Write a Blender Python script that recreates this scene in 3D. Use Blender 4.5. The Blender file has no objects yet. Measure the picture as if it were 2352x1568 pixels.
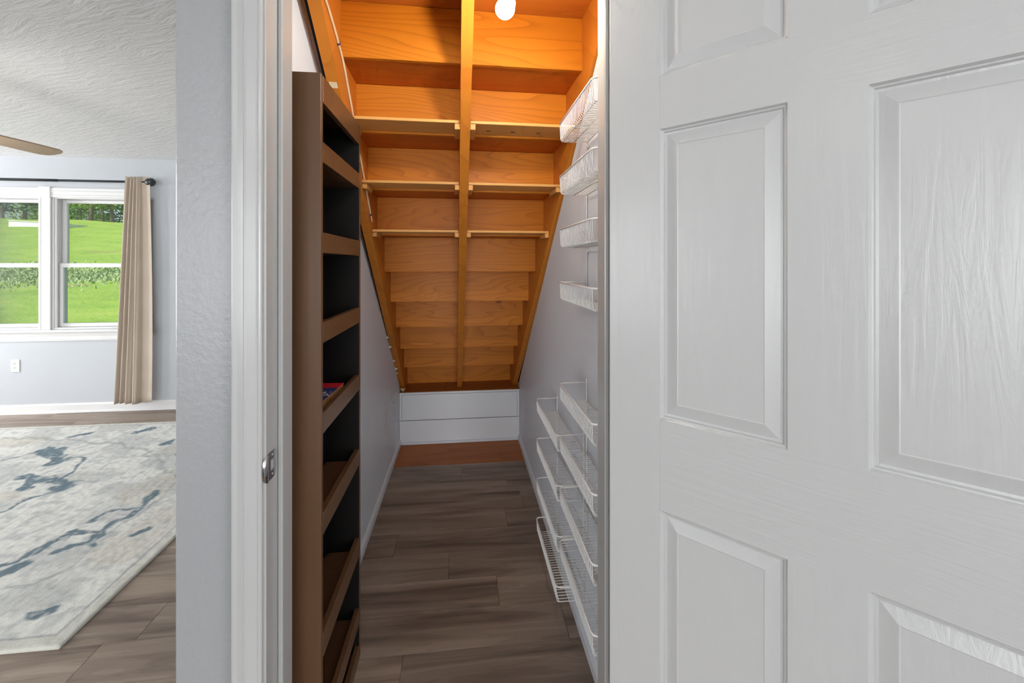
import bpy, bmesh, math, random
from math import pi, sin, cos, radians as R
from mathutils import Vector, Matrix
import numpy as np
random.seed(7)
scene = bpy.context.scene
C = scene.collection

# ------------------------------------------------------------------ camera
cam_d = bpy.data.cameras.new('camera'); cam = bpy.data.objects.new('camera', cam_d); C.objects.link(cam)
cam.location = (0, 0, 1.40); cam.rotation_euler = (R(90), 0, R(-6.53))
cam_d.sensor_width = 36; cam_d.lens = 996 / 2352 * 36; cam_d.shift_y = -178 / 2352
cam_d.clip_start = 0.02; cam_d.clip_end = 300
scene.camera = cam

# ------------------------------------------------------------------ world, sun, large lights, exposure
w = bpy.data.worlds.new('world'); scene.world = w; w.use_nodes = True
nt = w.node_tree; nt.nodes.clear()
sky = nt.nodes.new('ShaderNodeTexSky'); sky.sky_type = 'NISHITA'; sky.sun_disc = False
sky.sun_elevation = R(48); sky.sun_rotation = R(200); sky.air_density = 1.0; sky.dust_density = 2.0
bg = nt.nodes.new('ShaderNodeBackground'); bg.inputs[1].default_value = 0.16
wo = nt.nodes.new('ShaderNodeOutputWorld')
nt.links.new(sky.outputs[0], bg.inputs[0]); nt.links.new(bg.outputs[0], wo.inputs[0])

def light(name, kind, loc, rot=(0, 0, 0), power=10, color=(1, 1, 1), **kw):
    d = bpy.data.lights.new(name, kind); d.energy = power; d.color = color
    for k, v in kw.items(): setattr(d, k, v)
    o = bpy.data.objects.new(name, d); C.objects.link(o); o.location = loc; o.rotation_euler = rot
    return o
light('sun', 'SUN', (0, -10, 30), (R(40), R(-12), 0), 5.0, (1, .96, .86), angle=R(2))
# hall ceiling lamp behind the camera, and unseen fill lights added for hall, closet and living room
light('hall_lamp', 'POINT', (-1.15, -.85, 2.28), power=7, color=(1, .97, .93), shadow_soft_size=.12)
light('hall_back_fill', 'AREA', (.1, -5.6, 1.1), (R(90), 0, 0), 165, (.97, .985, 1), shape='RECTANGLE', size=2.6, size_y=2.0)  # added fill reaching deep into the closet
light('living_side_fill', 'AREA', (-6.3, -.7, 1.45), (R(90), 0, R(-90)), 70, (.97, .985, 1), shape='RECTANGLE', size=1.3, size_y=1.8)  # added fill for the living room, from its left wall
light('hall_side_fill', 'AREA', (2.35, -1.2, 1.5), (R(90), 0, R(90)), 60, (.97, .985, 1), shape='RECTANGLE', size=1.8, size_y=1.6)  # added to brighten the left jamb
light('living_left_fill', 'AREA', (-6.3, 3.4, 1.45), (R(90), 0, R(-90)), 110, (.97, .985, 1), shape='RECTANGLE', size=1.1, size_y=1.8)  # added fill near the window wall
light('living_back_fill', 'AREA', (-3.6, -5.6, 1.35), (R(90), 0, 0), 165, (.97, .985, 1), shape='RECTANGLE', size=2.6, size_y=2.0)  # added fill for the living room, from far behind

scene.view_settings.view_transform = 'Standard'; scene.view_settings.look = 'None'
scene.view_settings.exposure = 0.0; scene.view_settings.gamma = 1; scene.view_settings.use_curve_mapping = False
scene.cycles.use_denoising = True
scene.cycles.max_bounces = 6; scene.cycles.diffuse_bounces = 4; scene.cycles.glossy_bounces = 3; scene.cycles.transparent_max_bounces = 16
scene.cycles.sample_clamp_indirect = 8
scene.cycles.use_adaptive_sampling = True; scene.cycles.adaptive_threshold = .08; scene.cycles.adaptive_min_samples = 12

# ------------------------------------------------------------------ material helpers
class NT:
    def __init__(s, name):
        s.m = bpy.data.materials.new(name); s.m.use_nodes = True
        s.t = s.m.node_tree; s.b = s.t.nodes['Principled BSDF']
    def n(s, typ, **kw):
        x = s.t.nodes.new('ShaderNode' + typ)
        for k, v in kw.items(): setattr(x, k, v)
        return x
    def l(s, a, b): s.t.links.new(a, b)
    def val(s, sock, v):
        if hasattr(v, 'links') or isinstance(v, bpy.types.NodeSocket): s.l(v, sock)
        else: sock.default_value = v
    def math(s, op, a, b=None, c=None, clamp=False):
        x = s.n('Math', operation=op); x.use_clamp = clamp
        s.val(x.inputs[0], a)
        if b is not None: s.val(x.inputs[1], b)
        if c is not None: s.val(x.inputs[2], c)
        return x.outputs[0]
    def mix(s, f, a, b, blend='MIX'):
        x = s.n('Mix', data_type='RGBA', blend_type=blend)
        s.val(x.inputs[0], f); s.val(x.inputs[6], a); s.val(x.inputs[7], b)
        return x.outputs[2]
    def ramp(s, f, stops):
        x = s.n('ValToRGB'); e = x.color_ramp.elements
        while len(e) < len(stops): e.new(.5)
        for i, (p, c) in enumerate(stops): e[i].position = p; e[i].color = c if len(c) == 4 else (*c, 1)
        s.l(f, x.inputs[0]); return x.outputs[0]
    def coords(s, scale=(1, 1, 1), rot=(0, 0, 0), rnd=True, kind='Object'):
        tc = s.n('TexCoord'); mp = s.n('Mapping')
        src = tc.outputs[kind]
        if rnd:
            oi = s.n('ObjectInfo'); va = s.n('VectorMath', operation='ADD')
            sc = s.n('VectorMath', operation='SCALE'); cm = s.n('CombineXYZ')
            for i in range(3): s.l(oi.outputs['Random'], cm.inputs[i])
            sc.inputs['Scale'].default_value = 41.7; s.l(cm.outputs[0], sc.inputs[0])
        mp.inputs['Rotation'].default_value = rot; mp.inputs['Scale'].default_value = scale
        s.l(src, mp.inputs['Vector'])
        if rnd:
            s.l(mp.outputs[0], va.inputs[0]); s.l(sc.outputs[0], va.inputs[1]); return va.outputs[0]
        return mp.outputs[0]
    def noise(s, vec, scale, detail=3, rough=.5, dist=0):
        x = s.n('TexNoise'); x.inputs['Scale'].default_value = scale; x.inputs['Detail'].default_value = detail
        x.inputs['Roughness'].default_value = rough; x.inputs['Distortion'].default_value = dist
        s.l(vec, x.inputs['Vector']); return x.outputs['Fac']
    def bump(s, h, strength=.2, dist=.01):
        x = s.n('Bump'); x.inputs['Strength'].default_value = strength; x.inputs['Distance'].default_value = dist
        s.l(h, x.inputs['Height']); s.l(x.outputs[0], s.b.inputs['Normal'])
    def set(s, color=None, rough=None, metal=None, spec=None, **kw):
        if color is not None: s.val(s.b.inputs['Base Color'], (*color, 1) if isinstance(color, tuple) and len(color) == 3 else color)
        if rough is not None: s.val(s.b.inputs['Roughness'], rough)
        if metal is not None: s.b.inputs['Metallic'].default_value = metal
        if spec is not None: s.b.inputs['Specular IOR Level'].default_value = spec
        return s

def plain(name, color, rough=.5, metal=0, spec=.5, var=0.06, vscale=6):
    k = NT(name); v = k.coords(); n = k.noise(v, vscale, 4, .6)
    c = k.mix(n, tuple(x * (1 - var) for x in color) + (1,), tuple(min(1, x * (1 + var)) for x in color) + (1,))
    k.set(c, rough, metal, spec); return k.m

def paint(name, color, rough=.4, bscale=220, bstr=.12, spec=.5, stretch=(1, 1, 1), bdist=.002):
    k = NT(name); v = k.coords(stretch, rnd=False); n = k.noise(v, bscale, 3, .55)
    lo = k.noise(k.coords(rnd=False), 2.2, 3, .5)
    c = k.mix(lo, tuple(x * .97 for x in color) + (1,), tuple(min(1, x * 1.03) for x in color) + (1,))
    k.set(c, rough, 0, spec); k.bump(n, bstr, bdist); return k.m

def wood(name, light_c, mid_c, dark_c, rough=.42, rot=(0, 0, 0), lines=9.0, knots=True, contrast=.8, flat=False):
    """grain along the (rotated) local X axis, growth rings as contour lines of a stretched noise"""
    k = NT(name); v = k.coords((1, 1, 1), rot, True)
    sx = k.n('Mapping'); sx.inputs['Scale'].default_value = (.55, 4.2, 4.2); k.l(v, sx.inputs['Vector'])
    n1 = k.noise(sx.outputs[0], 1.0, 2, .45, .35)
    sep = k.n('SeparateXYZ'); k.l(v, sep.inputs[0])
    g = k.math('ADD', k.math('MULTIPLY', n1, 1.0), k.math('MULTIPLY', k.math('ADD', sep.outputs[2], sep.outputs[1]), .9))
    fr = k.math('FRACT', k.math('MULTIPLY', g, lines))
    late = k.math('POWER', fr, 4.0)
    fib = k.n('Mapping'); fib.inputs['Scale'].default_value = (3, 90, 90); k.l(v, fib.inputs['Vector'])
    fn = k.noise(fib.outputs[0], 2.0, 4, .6)
    big = k.noise(sx.outputs[0], .55, 2, .5)
    base = k.mix(big, (*mid_c, 1), (*light_c, 1))
    base = k.mix(k.math('MULTIPLY', fn, .45), base, (*mid_c, 1))
    col = k.mix(k.math('MULTIPLY', late, contrast * .6), base, (*dark_c, 1))
    if knots:
        vm = k.n('Mapping'); vm.inputs['Scale'].default_value = (3.0, 0.0 if flat else 5.0, 5.0); k.l(v, vm.inputs['Vector'])
        vo = k.n('TexVoronoi'); vo.inputs['Scale'].default_value = 1.0; k.l(vm.outputs[0], vo.inputs['Vector'])
        sc = k.n('SeparateColor'); k.l(vo.outputs['Color'], sc.inputs[0])
        pick = k.math('GREATER_THAN', sc.outputs[0], .55)
        spot = k.math('SUBTRACT', 1.0, k.math('MULTIPLY', vo.outputs['Distance'], 11.0), clamp=True)
        spot = k.math('POWER', spot, .8)
        col = k.mix(k.math('MULTIPLY', k.math('MULTIPLY', spot, pick), .85), col, tuple(x * .35 for x in dark_c) + (1,))
    k.set(col, rough, 0, .2); k.bump(k.math('ADD', fn, late), .08, .002); return k.m

M = {}
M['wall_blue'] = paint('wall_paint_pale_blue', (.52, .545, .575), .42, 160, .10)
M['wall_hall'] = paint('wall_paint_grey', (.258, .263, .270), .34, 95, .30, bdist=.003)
M['wall_closet'] = paint('closet_paint_grey', (.80, .88, .97), .5, 60, .12, stretch=(1, 1, .3))
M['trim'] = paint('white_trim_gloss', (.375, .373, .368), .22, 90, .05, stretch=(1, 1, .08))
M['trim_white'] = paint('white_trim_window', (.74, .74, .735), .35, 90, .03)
M['box_white'] = paint('white_box_paint', (.80, .84, .89), .4, 70, .1, stretch=(.2, 1, 1))
M['base_closet'] = paint('closet_base_paint', (.74, .79, .85), .4, 70, .1)
M['basecoat'] = plain('bare_base', (.62, .36, .2), .6)
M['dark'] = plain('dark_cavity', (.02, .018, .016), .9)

def door_paint(name, stretch, arch=False):
    k = NT(name); v = k.coords(stretch, rnd=True)
    n = k.noise(v, 60, 4, .6, .6 if not arch else 1.6)
    k.set((.445, .445, .442), .3, 0, .5); k.bump(n, .4, .0022); return k.m
M['door_v'] = door_paint('door_paint_vertical_grain', (1, 1, .05))
M['door_h'] = door_paint('door_paint_horizontal_grain', (.05, 1, 1))
M['door_p'] = door_paint('door_paint_panel_grain', (.6, .6, .06), True)

LC, MC, DC = (.72, .265, .024), (.60, .190, .013), (.30, .066, .004)
M['riser'] = wood('stair_riser_wood', LC, MC, DC, lines=26, contrast=.7, flat=True)
M['tread'] = wood('stair_tread_wood', (.62, .20, .028), (.52, .15, .018), (.30, .07, .008), lines=9, contrast=.5)
M['stringer'] = wood('stringer_wood', (.70, .255, .034), (.58, .19, .021), (.33, .085, .008), rot=(R(-38.8), 0, R(90)), lines=6, contrast=.5)
M['shelfply'] = wood('shelf_plywood', (.84, .46, .15), (.76, .38, .11), (.5, .22, .05), lines=5, knots=False, contrast=.4)
M['cleat'] = wood('cleat_wood', (.80, .44, .14), (.72, .36, .10), (.45, .18, .04), rot=(0, 0, R(90)), lines=12, knots=False)
M['ledge'] = wood('ledge_wood', (.50, .2, .055), (.4, .15, .035), (.16, .05, .012), lines=5, rough=.5)
M['oldfloor'] = wood('old_floor_wood', (.50, .17, .045), (.42, .13, .03), (.24, .07, .016), lines=5, rough=.45, knots=False)

def laminate():
    k = NT('laminate_plank'); v = k.coords()
    m1 = k.n('Mapping'); m1.inputs['Scale'].default_value = (.7, 7.5, 7.5); k.l(v, m1.inputs['Vector'])
    a = k.noise(m1.outputs[0], 1.6, 4, .55, .8)
    m2 = k.n('Mapping'); m2.inputs['Scale'].default_value = (3, 60, 60); k.l(v, m2.inputs['Vector'])
    b = k.noise(m2.outputs[0], 2.2, 4, .6)
    fr = k.math('POWER', k.math('FRACT', k.math('MULTIPLY', a, 11)), 3)
    col = k.ramp(a, [(.30, (.10, .070, .052)), (.45, (.25, .188, .145)), (.62, (.38, .30, .235))])
    col = k.mix(k.math('MULTIPLY', fr, .22), col, (.10, .07, .05, 1))
    col = k.mix(k.math('MULTIPLY', b, .35), col, (.20, .15, .115, 1))
    oi = k.n('ObjectInfo'); hs = k.n('HueSaturation')
    k.l(k.math('MULTIPLY_ADD', oi.outputs['Random'], .26, .90), hs.inputs['Value']); k.l(col, hs.inputs['Color'])
    k.set(hs.outputs[0], k.math('MULTIPLY_ADD', b, .2, .33), 0, .45); k.bump(b, .08, .001); return k.m
M['plank'] = laminate()
M['subfloor'] = plain('subfloor', (.05, .04, .033), .8)

def ceiling_mat():
    k = NT('brushed_ceiling_texture'); v = k.coords((1, 1, 1), (0, 0, R(25)), False)
    m = k.n('Mapping'); m.inputs['Scale'].default_value = (4.5, 26, 10); 
    wv = k.n('VectorMath', operation='ADD'); nz = k.n('TexNoise'); nz.inputs['Scale'].default_value = 3.0
    sc = k.n('VectorMath', operation='SCALE'); sc.inputs['Scale'].default_value = .10
    k.l(v, nz.inputs['Vector']); k.l(nz.outputs['Color'], sc.inputs[0]); k.l(v, wv.inputs[0]); k.l(sc.outputs[0], wv.inputs[1])
    k.l(wv.outputs[0], m.inputs['Vector'])
    n = k.noise(m.outputs[0], 1.5, 5, .65)
    k.set((.80, .80, .795), .75, 0, .2); k.bump(n, .75, .012); return k.m
M['ceiling'] = ceiling_mat()

def espresso():
    k = NT('espresso_laminate'); v = k.coords((1, 1, .04)); n = k.noise(v, 60, 3, .6)
    c = k.mix(n, (.092, .044, .020, 1), (.136, .068, .032, 1))
    k.set(c, .36, 0, .5); k.bump(n, .03, .001); return k.m
M['espresso'] = espresso()
M['black_shaded_inside'] = plain('black_finish_with_shade', (.006, .005, .0045), .6, spec=.2)  # dark finish with the shade of the bookcase interior put into the colour
M['wire'] = plain('white_vinyl_wire', (.78, .77, .755), .3, var=.02)
M['chrome'] = plain('chrome_plate', (.55, .55, .56), .16, 1, var=.03)
M['rod'] = plain('dark_rod_metal', (.055, .06, .065), .35, .6)
M['cable'] = plain('cable_jacket', (.86, .70, .46), .45)
M['staple'] = plain('cable_staple', (.05, .06, .16), .4)
M['foam'] = plain('insulation_foam', (.72, .55, .3), .8, var=.25, vscale=60)
M['plaster'] = plain('white_plaster_crumb', (.78, .78, .78), .9)
M['outlet'] = plain('outlet_plastic', (.84, .82, .77), .35, var=.01)
M['fan_wood'] = plain('fan_blade_tan', (.46, .33, .22), .4)
M['fan_metal'] = plain('fan_metal', (.18, .15, .12), .35, .8)
M['porcelain'] = plain('lampholder_ribbed', (.32, .17, .10), .4)

def curtain_mat():
    k = NT('beige_curtain_velvet'); v = k.coords(); n = k.noise(v, 180, 3, .6); g = k.noise(v, 5, 3, .5)
    c = k.mix(g, (.50, .415, .335, 1), (.60, .51, .42, 1)); k.set(c, .85, 0, .2)
    k.b.inputs['Sheen Weight'].default_value = .35; k.bump(n, .12, .002); return k.m
M['curtain'] = curtain_mat()

def glass_mat():
    k = NT('window_glass'); k.t.nodes.remove(k.b)
    tr = k.n('BsdfTransparent'); tr.inputs[0].default_value = (.93, .96, .94, 1); gl = k.n('BsdfGlossy'); gl.inputs['Roughness'].default_value = .02
    fr = k.n('Fresnel'); fr.inputs[0].default_value = 1.45; mx = k.n('MixShader')
    k.l(fr.outputs[0], mx.inputs[0]); k.l(tr.outputs[0], mx.inputs[1]); k.l(gl.outputs[0], mx.inputs[2])
    k.l(mx.outputs[0], k.t.nodes['Material Output'].inputs[0]); return k.m
M['glass'] = glass_mat()

def bulb_mat():
    k = NT('lit_bulb_glass'); k.set((1, .95, .85), .3)
    k.b.inputs['Emission Color'].default_value = (1, .89, .74, 1); k.b.inputs['Emission Strength'].default_value = 330
    return k.m
M['bulb'] = bulb_mat()

# ------------------------------------------------------------------ mesh helpers
def mesh_obj(name, verts, faces, mat, parent=None, smooth=False):
    me = bpy.data.meshes.new(name); me.from_pydata([tuple(v) for v in verts], [], faces); me.update()
    if mat is not None: me.materials.append(mat)
    if smooth: me.polygons.foreach_set('use_smooth', [True] * len(me.polygons))
    o = bpy.data.objects.new(name, me); C.objects.link(o)
    if parent is not None: o.parent = parent
    return o

def bm_obj(name, bm, mat, parent=None, smooth=False):
    me = bpy.data.meshes.new(name); bmesh.ops.recalc_face_normals(bm, faces=bm.faces[:]); bm.to_mesh(me); bm.free()
    if mat is not None: me.materials.append(mat)
    if smooth: me.polygons.foreach_set('use_smooth', [True] * len(me.polygons))
    o = bpy.data.objects.new(name, me); C.objects.link(o)
    if parent is not None: o.parent = parent
    return o

def add_box(bm, x0, x1, y0, y1, z0, z1, ch=0):
    g = bmesh.ops.create_cube(bm, size=1)['verts']
    bmesh.ops.scale(bm, vec=(x1 - x0, y1 - y0, z1 - z0), verts=g)
    bmesh.ops.translate(bm, vec=((x0 + x1) / 2, (y0 + y1) / 2, (z0 + z1) / 2), verts=g)
    if ch:
        es = list({e for v in g for e in v.link_edges})
        bmesh.ops.bevel(bm, geom=es, offset=ch, segments=1, affect='EDGES', profile=.5)

def box(name, x0, x1, y0, y1, z0, z1, mat, parent=None, ch=.0015, origin=True):
    """box whose origin is its own centre (so that shared materials see local coordinates)"""
    bm = bmesh.new(); cx, cy, cz = (x0 + x1) / 2, (y0 + y1) / 2, (z0 + z1) / 2
    if not origin: cx = cy = cz = 0
    add_box(bm, x0 - cx, x1 - cx, y0 - cy, y1 - cy, z0 - cz, z1 - cz, ch)
    o = bm_obj(name, bm, mat, parent); o.location = (cx, cy, cz); return o

def prism(name, pts, axis, a0, a1, mat, parent=None, smooth=False):
    """extrude a 2D polygon: axis 'x' -> pts are (y,z); 'y' -> (x,z); 'z' -> (x,y)"""
    f = {'x': lambda p, a: (a, p[0], p[1]), 'y': lambda p, a: (p[0], a, p[1]), 'z': lambda p, a: (p[0], p[1], a)}[axis]
    bm = bmesh.new()
    A = [bm.verts.new(f(p, a0)) for p in pts]; B = [bm.verts.new(f(p, a1)) for p in pts]
    bm.faces.new(A); bm.faces.new(B[::-1])
    for i in range(len(pts)):
        j = (i + 1) % len(pts); bm.faces.new((A[i], A[j], B[j], B[i]))
    return bm_obj(name, bm, mat, parent, smooth)

def add_tube(V, F, pts, r, n=6, cap=True):
    pts = [Vector(p) for p in pts]; base = len(V)
    for i, p in enumerate(pts):
        t = (pts[min(i + 1, len(pts) - 1)] - pts[max(i - 1, 0)]).normalized()
        up = Vector((0, 0, 1)) if abs(t.z) < .9 else Vector((1, 0, 0))
        a = t.cross(up).normalized(); b = t.cross(a).normalized()
        rr = r
        if 0 < i < len(pts) - 1:
            c_ = max(.5, ((pts[i] - pts[i - 1]).normalized().dot(t))); rr = r / c_
        for j in range(n):
            an = 2 * pi * j / n; V.append(p + a * cos(an) * rr + b * sin(an) * rr)
    for i in range(len(pts) - 1):
        for j in range(n):
            k = (j + 1) % n
            F.append((base + i * n + j, base + i * n + k, base + (i + 1) * n + k, base + (i + 1) * n + j))
    if cap:
        F.append(tuple(base + j for j in range(n))[::-1]); F.append(tuple(base + (len(pts) - 1) * n + j for j in range(n)))

def tube(name, pts, r, mat, parent=None, n=10, smooth=True):
    V, F = [], []; add_tube(V, F, pts, r, n); return mesh_obj(name, V, F, mat, parent, smooth)

def lathe(name, prof, mat, parent=None, n=24, loc=(0, 0, 0), axis=None):
    """prof: (radius, height) along local Z"""
    V, F = [], []
    for r, h in prof:
        for j in range(n): V.append((r * cos(2 * pi * j / n), r * sin(2 * pi * j / n), h))
    for i in range(len(prof) - 1):
        for j in range(n):
            k = (j + 1) % n; F.append((i * n + j, i * n + k, (i + 1) * n + k, (i + 1) * n + j))
    F.append(tuple(range(n))[::-1]); F.append(tuple((len(prof) - 1) * n + j for j in range(n)))
    o = mesh_obj(name, V, F, mat, parent, True); o.location = loc
    if axis is not None: o.rotation_euler = Vector(axis).to_track_quat('Z', 'Y').to_euler()
    return o

def tag(o, label, cat, group=None, kind=None):
    if label: o['label'] = label
    if cat: o['category'] = cat
    if group: o['group'] = group
    if kind: o['kind'] = kind
    return o
def struct(o, label=None, cat=None): return tag(o, label, cat, kind='structure')
def empty(name, loc=(0, 0, 0), rz=0):
    o = bpy.data.objects.new(name, None); C.objects.link(o); o.location = loc; o.rotation_euler = (0, 0, rz); o.empty_display_size = .1
    return o
def copy_part(src, parent, loc=None):
    c = src.copy(); C.objects.link(c); c.parent = parent
    if loc is not None: c.location = loc
    return c
def copy_tree(o, parent=None):
    c = o.copy(); C.objects.link(c); c.parent = parent
    for ch in list(o.children): copy_tree(ch, c)
    return c

# ================================================================== STRUCTURE
YW0, YW1 = .985, 1.10            # door wall, hall face and closet face
XL, XR = -.4187, .362            # faces of the door jambs
WL, WR = -.4855, .4545           # closet wall faces
CEIL = 2.41; YWIN = 4.55

# ---- floor: base slab with laid planks
floor = struct(box('floor', -6.6, 2.6, -6.1, 4.75, -.16, -.0125, M['subfloor'], ch=0), 'grey-brown wood-look plank floor running through living room and closet', 'floor')
PW, PL = .178, 1.22
pm = None
def plank_mesh(L, W):
    bm = bmesh.new(); add_box(bm, -L / 2, L / 2, -W / 2, W / 2, -.012, 0, .0009)
    me = bpy.data.meshes.new('plank'); bm.to_mesh(me); bm.free(); me.materials.append(M['plank']); return me
pcache = {}
def plank(x0, x1, y0, y1):
    key = (round(x1 - x0, 3), round(y1 - y0, 3))
    if key not in pcache: pcache[key] = plank_mesh(x1 - x0 - .0008, y1 - y0 - .0008)
    o = bpy.data.objects.new('plank', pcache[key]); C.objects.link(o)
    o.parent = floor; o.matrix_parent_inverse = Matrix.Translation(floor.location).inverted()
    o.location = ((x0 + x1) / 2, (y0 + y1) / 2, 0); return o
def lay(xa, xb, ya, yb, joints, seed, skip=None):
    rnd = random.Random(seed); k0 = math.floor((ya - 1.767) / PW); k1 = math.ceil((yb - 1.767) / PW)
    for k in range(k0, k1):
        y0, y1 = max(ya, 1.767 + k * PW), min(yb, 1.767 + (k + 1) * PW)
        if y1 - y0 < .01: continue
        off = joints.get(k, rnd.uniform(0, PL)); x = off - PL * math.ceil((off - xa) / PL)
        while x < xb:
            a, b = max(x, xa), min(x + PL, xb)
            if b - a > .02 and not (skip and skip(a, b, y0, y1)): plank(a, b, y0, y1)
            x += PL
lay(WL, WR, YW1, 3.06, {0: .152, 1: -.062, 3: .241, 2: -.33, -1: .40, -2: -.21, 4: .35}, 3)          # closet
lay(-6.5, -.60, YW1, YWIN, {0: -1.21, -1: -1.32, 1: -1.75}, 5,
    skip=lambda a, b, y0, y1: a > -3.9 and b < -1.6 and y0 > 1.9 and y1 < 4.0)                         # living room, not under the rug
lay(-6.5, 2.5, .2, YW1 - .115, {}, 9)                                                                   # hall in front of the door
lay(-6.5, -.60, YW1 - .115, YW1, {}, 11)
lay(XL, XR, YW1 - .115, YW1, {}, 12)
op = box('plank', WL, WR, 3.062, 3.43, -.012, .001, M['oldfloor'], floor, ch=.001)
op.matrix_parent_inverse = Matrix.Translation(floor.location).inverted(); op['label'] = 'bare reddish-brown floor board at the far end of the closet'

# ---- walls
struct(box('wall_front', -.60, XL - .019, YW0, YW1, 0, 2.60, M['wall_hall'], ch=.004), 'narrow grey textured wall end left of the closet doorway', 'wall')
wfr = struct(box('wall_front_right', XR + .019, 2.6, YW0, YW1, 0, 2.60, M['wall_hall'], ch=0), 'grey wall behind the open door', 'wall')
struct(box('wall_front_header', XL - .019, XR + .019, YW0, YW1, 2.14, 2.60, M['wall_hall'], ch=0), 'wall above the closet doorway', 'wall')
SL = .804
def zline(y): return .372 + SL * (3.582 - y)
struct(prism('wall_closet_left', [(YW1, 0), (3.73, 0), (3.73, .40), (3.50, zline(3.50) - .028), (3.25, zline(3.25) - .012), (YW1, zline(YW1) + .05 * 2.15 + .002)], 'x', WL - .014, WL, M['wall_closet']), 'grey painted left closet wall under the stair stringer', 'wall')
struct(box('wall_closet_left_core', -.60, WL - .060, YW1, 3.85, 0, CEIL, M['wall_hall'], ch=0), 'outer skin of the closet block', 'wall')
struct(box('wall_closet_left_gap_shade', WL - .060, WL - .035, YW1, 3.85, 0, CEIL, M['dark'], ch=0), 'dark sheet putting shade into the gap behind the left closet wall', 'wall')  # near-black sheet paints the shade seen in the gap
struct(prism('wall_closet_right', [(YW1, 0), (3.73, 0), (3.73, .40), (3.50, zline(3.50) - .004), (YW1, zline(YW1) - .004)], 'x', WR, WR + .013, M['wall_closet']), 'grey painted right closet wall behind the wire baskets', 'wall')
struct(box('wall_closet_right_core', .495, .61, YW1, 3.85, 0, CEIL, M['dark'], ch=0), 'framing behind the right closet wall', 'wall')
struct(box('wall_closet_back', -.60, .61, 3.85, 3.95, 0, CEIL, M['dark'], ch=0), 'wall behind the lowest stair', 'wall')
struct(box('wall_back', -6.6, 2.6, -6.1, -6.0, 0, CEIL, M['wall_blue'], ch=0), 'wall behind the camera', 'wall')
struct(box('wall_left', -6.6, -6.5, -6.0, 4.75, 0, CEIL, M['wall_blue'], ch=0), 'far left wall of the living room', 'wall')
struct(box('wall_right', 2.5, 2.6, -6.0, YW0, 0, CEIL, M['wall_blue'], ch=0), 'right wall of the hall', 'wall')
struct(box('ceiling', -6.6, -.60, -6.1, 4.75, CEIL, CEIL + .15, M['ceiling'], ch=0), 'white brushed-texture living room ceiling', 'ceiling')
struct(box('ceiling_hall', -.60, 2.6, -6.1, YW0, CEIL, CEIL + .15, M['ceiling'], ch=0), 'white ceiling over the hall', 'ceiling')
struct(box('ceiling_stair_cover', -.60, .61, YW1, 3.95, 3.3, 3.4, M['dark'], ch=0), 'closure over the stairwell', 'ceiling')
# window wall with two openings
WIN = [(-3.845, -3.075), (-4.70, -3.93)]; ZS, ZH = .785, 2.035
ww = bmesh.new()
for x0, x1, z0, z1 in [(-3.075, -.60, 0, CEIL), (-6.6, -4.70, 0, CEIL), (-4.70, -3.075, 0, ZS), (-4.70, -3.075, ZH, CEIL), (-3.93, -3.845, ZS, ZH)]:
    add_box(ww, x0, x1, YWIN, YWIN + .16, z0, z1)
struct(bm_obj('wall_window', ww, M['wall_blue']), 'pale blue-grey living room wall with the twin window', 'wall')

# ---- baseboards
def baseboard(name, pts, axis, a0, a1, mat, label): return struct(prism(name, pts, axis, a0, a1, mat), label, 'baseboard')
baseboard('baseboard_window', [(YWIN, 0), (YWIN, .085), (YWIN - .006, .085), (YWIN - .013, .07), (YWIN - .014, .018), (YWIN - .024, .012), (YWIN - .026, 0)], 'x', -6.5, -.61, M['trim_white'], 'white baseboard under the living room window')
baseboard('baseboard_closet_left', [(WL, 0), (WL, .045), (WL + .006, .042), (WL + .013, .03), (WL + .015, 0)], 'y', 1.99, 3.428, M['base_closet'], 'thin white base strip along the left closet wall')
b2 = baseboard('baseboard_closet_left_end', [(WL, 0), (WL, .045), (WL + .006, .042), (WL + .013, .03), (WL + .015, 0)], 'y', 1.66, 1.989, M['basecoat'], 'unpainted peach end of the base strip beside the bookcase')
baseboard('baseboard_closet_right', [(WR, 0), (WR, .045), (WR - .006, .042), (WR - .013, .03), (WR - .015, 0)], 'y', 1.12, 3.428, M['base_closet'], 'thin white base strip along the right closet wall')

# ---- door jamb and casing
def casing(name, xin, s, label):
    # profile: x from inner edge outward (s = -1 left, +1 right), thickness towards the hall
    prof = [(0, 0), (0, .007), (.002, .0095), (.006, .0095), (.009, .0075), (.012, .009), (.030, .0105), (.034, .012), (.037, .0105), (.040, .013), (.045, .0165), (.054, .0175), (.057, .016), (.057, 0)]
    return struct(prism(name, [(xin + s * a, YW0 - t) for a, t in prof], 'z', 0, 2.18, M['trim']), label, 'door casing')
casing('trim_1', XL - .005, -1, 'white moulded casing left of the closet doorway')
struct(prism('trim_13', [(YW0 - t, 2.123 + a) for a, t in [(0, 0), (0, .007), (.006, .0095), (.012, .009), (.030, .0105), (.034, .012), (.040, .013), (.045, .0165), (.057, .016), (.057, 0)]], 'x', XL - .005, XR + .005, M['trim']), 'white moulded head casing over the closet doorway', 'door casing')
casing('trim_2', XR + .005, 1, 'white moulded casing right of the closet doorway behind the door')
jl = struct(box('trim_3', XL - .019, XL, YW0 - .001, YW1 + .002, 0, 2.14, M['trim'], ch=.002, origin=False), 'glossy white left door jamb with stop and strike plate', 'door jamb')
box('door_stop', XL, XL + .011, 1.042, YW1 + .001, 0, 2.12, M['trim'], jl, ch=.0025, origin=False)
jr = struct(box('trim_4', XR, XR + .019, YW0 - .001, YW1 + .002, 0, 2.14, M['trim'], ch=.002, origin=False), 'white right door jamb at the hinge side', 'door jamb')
box('door_stop', XR - .011, XR, 1.042, YW1 + .001, 0, 2.12, M['trim'], jr, ch=.0025, origin=False)
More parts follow.
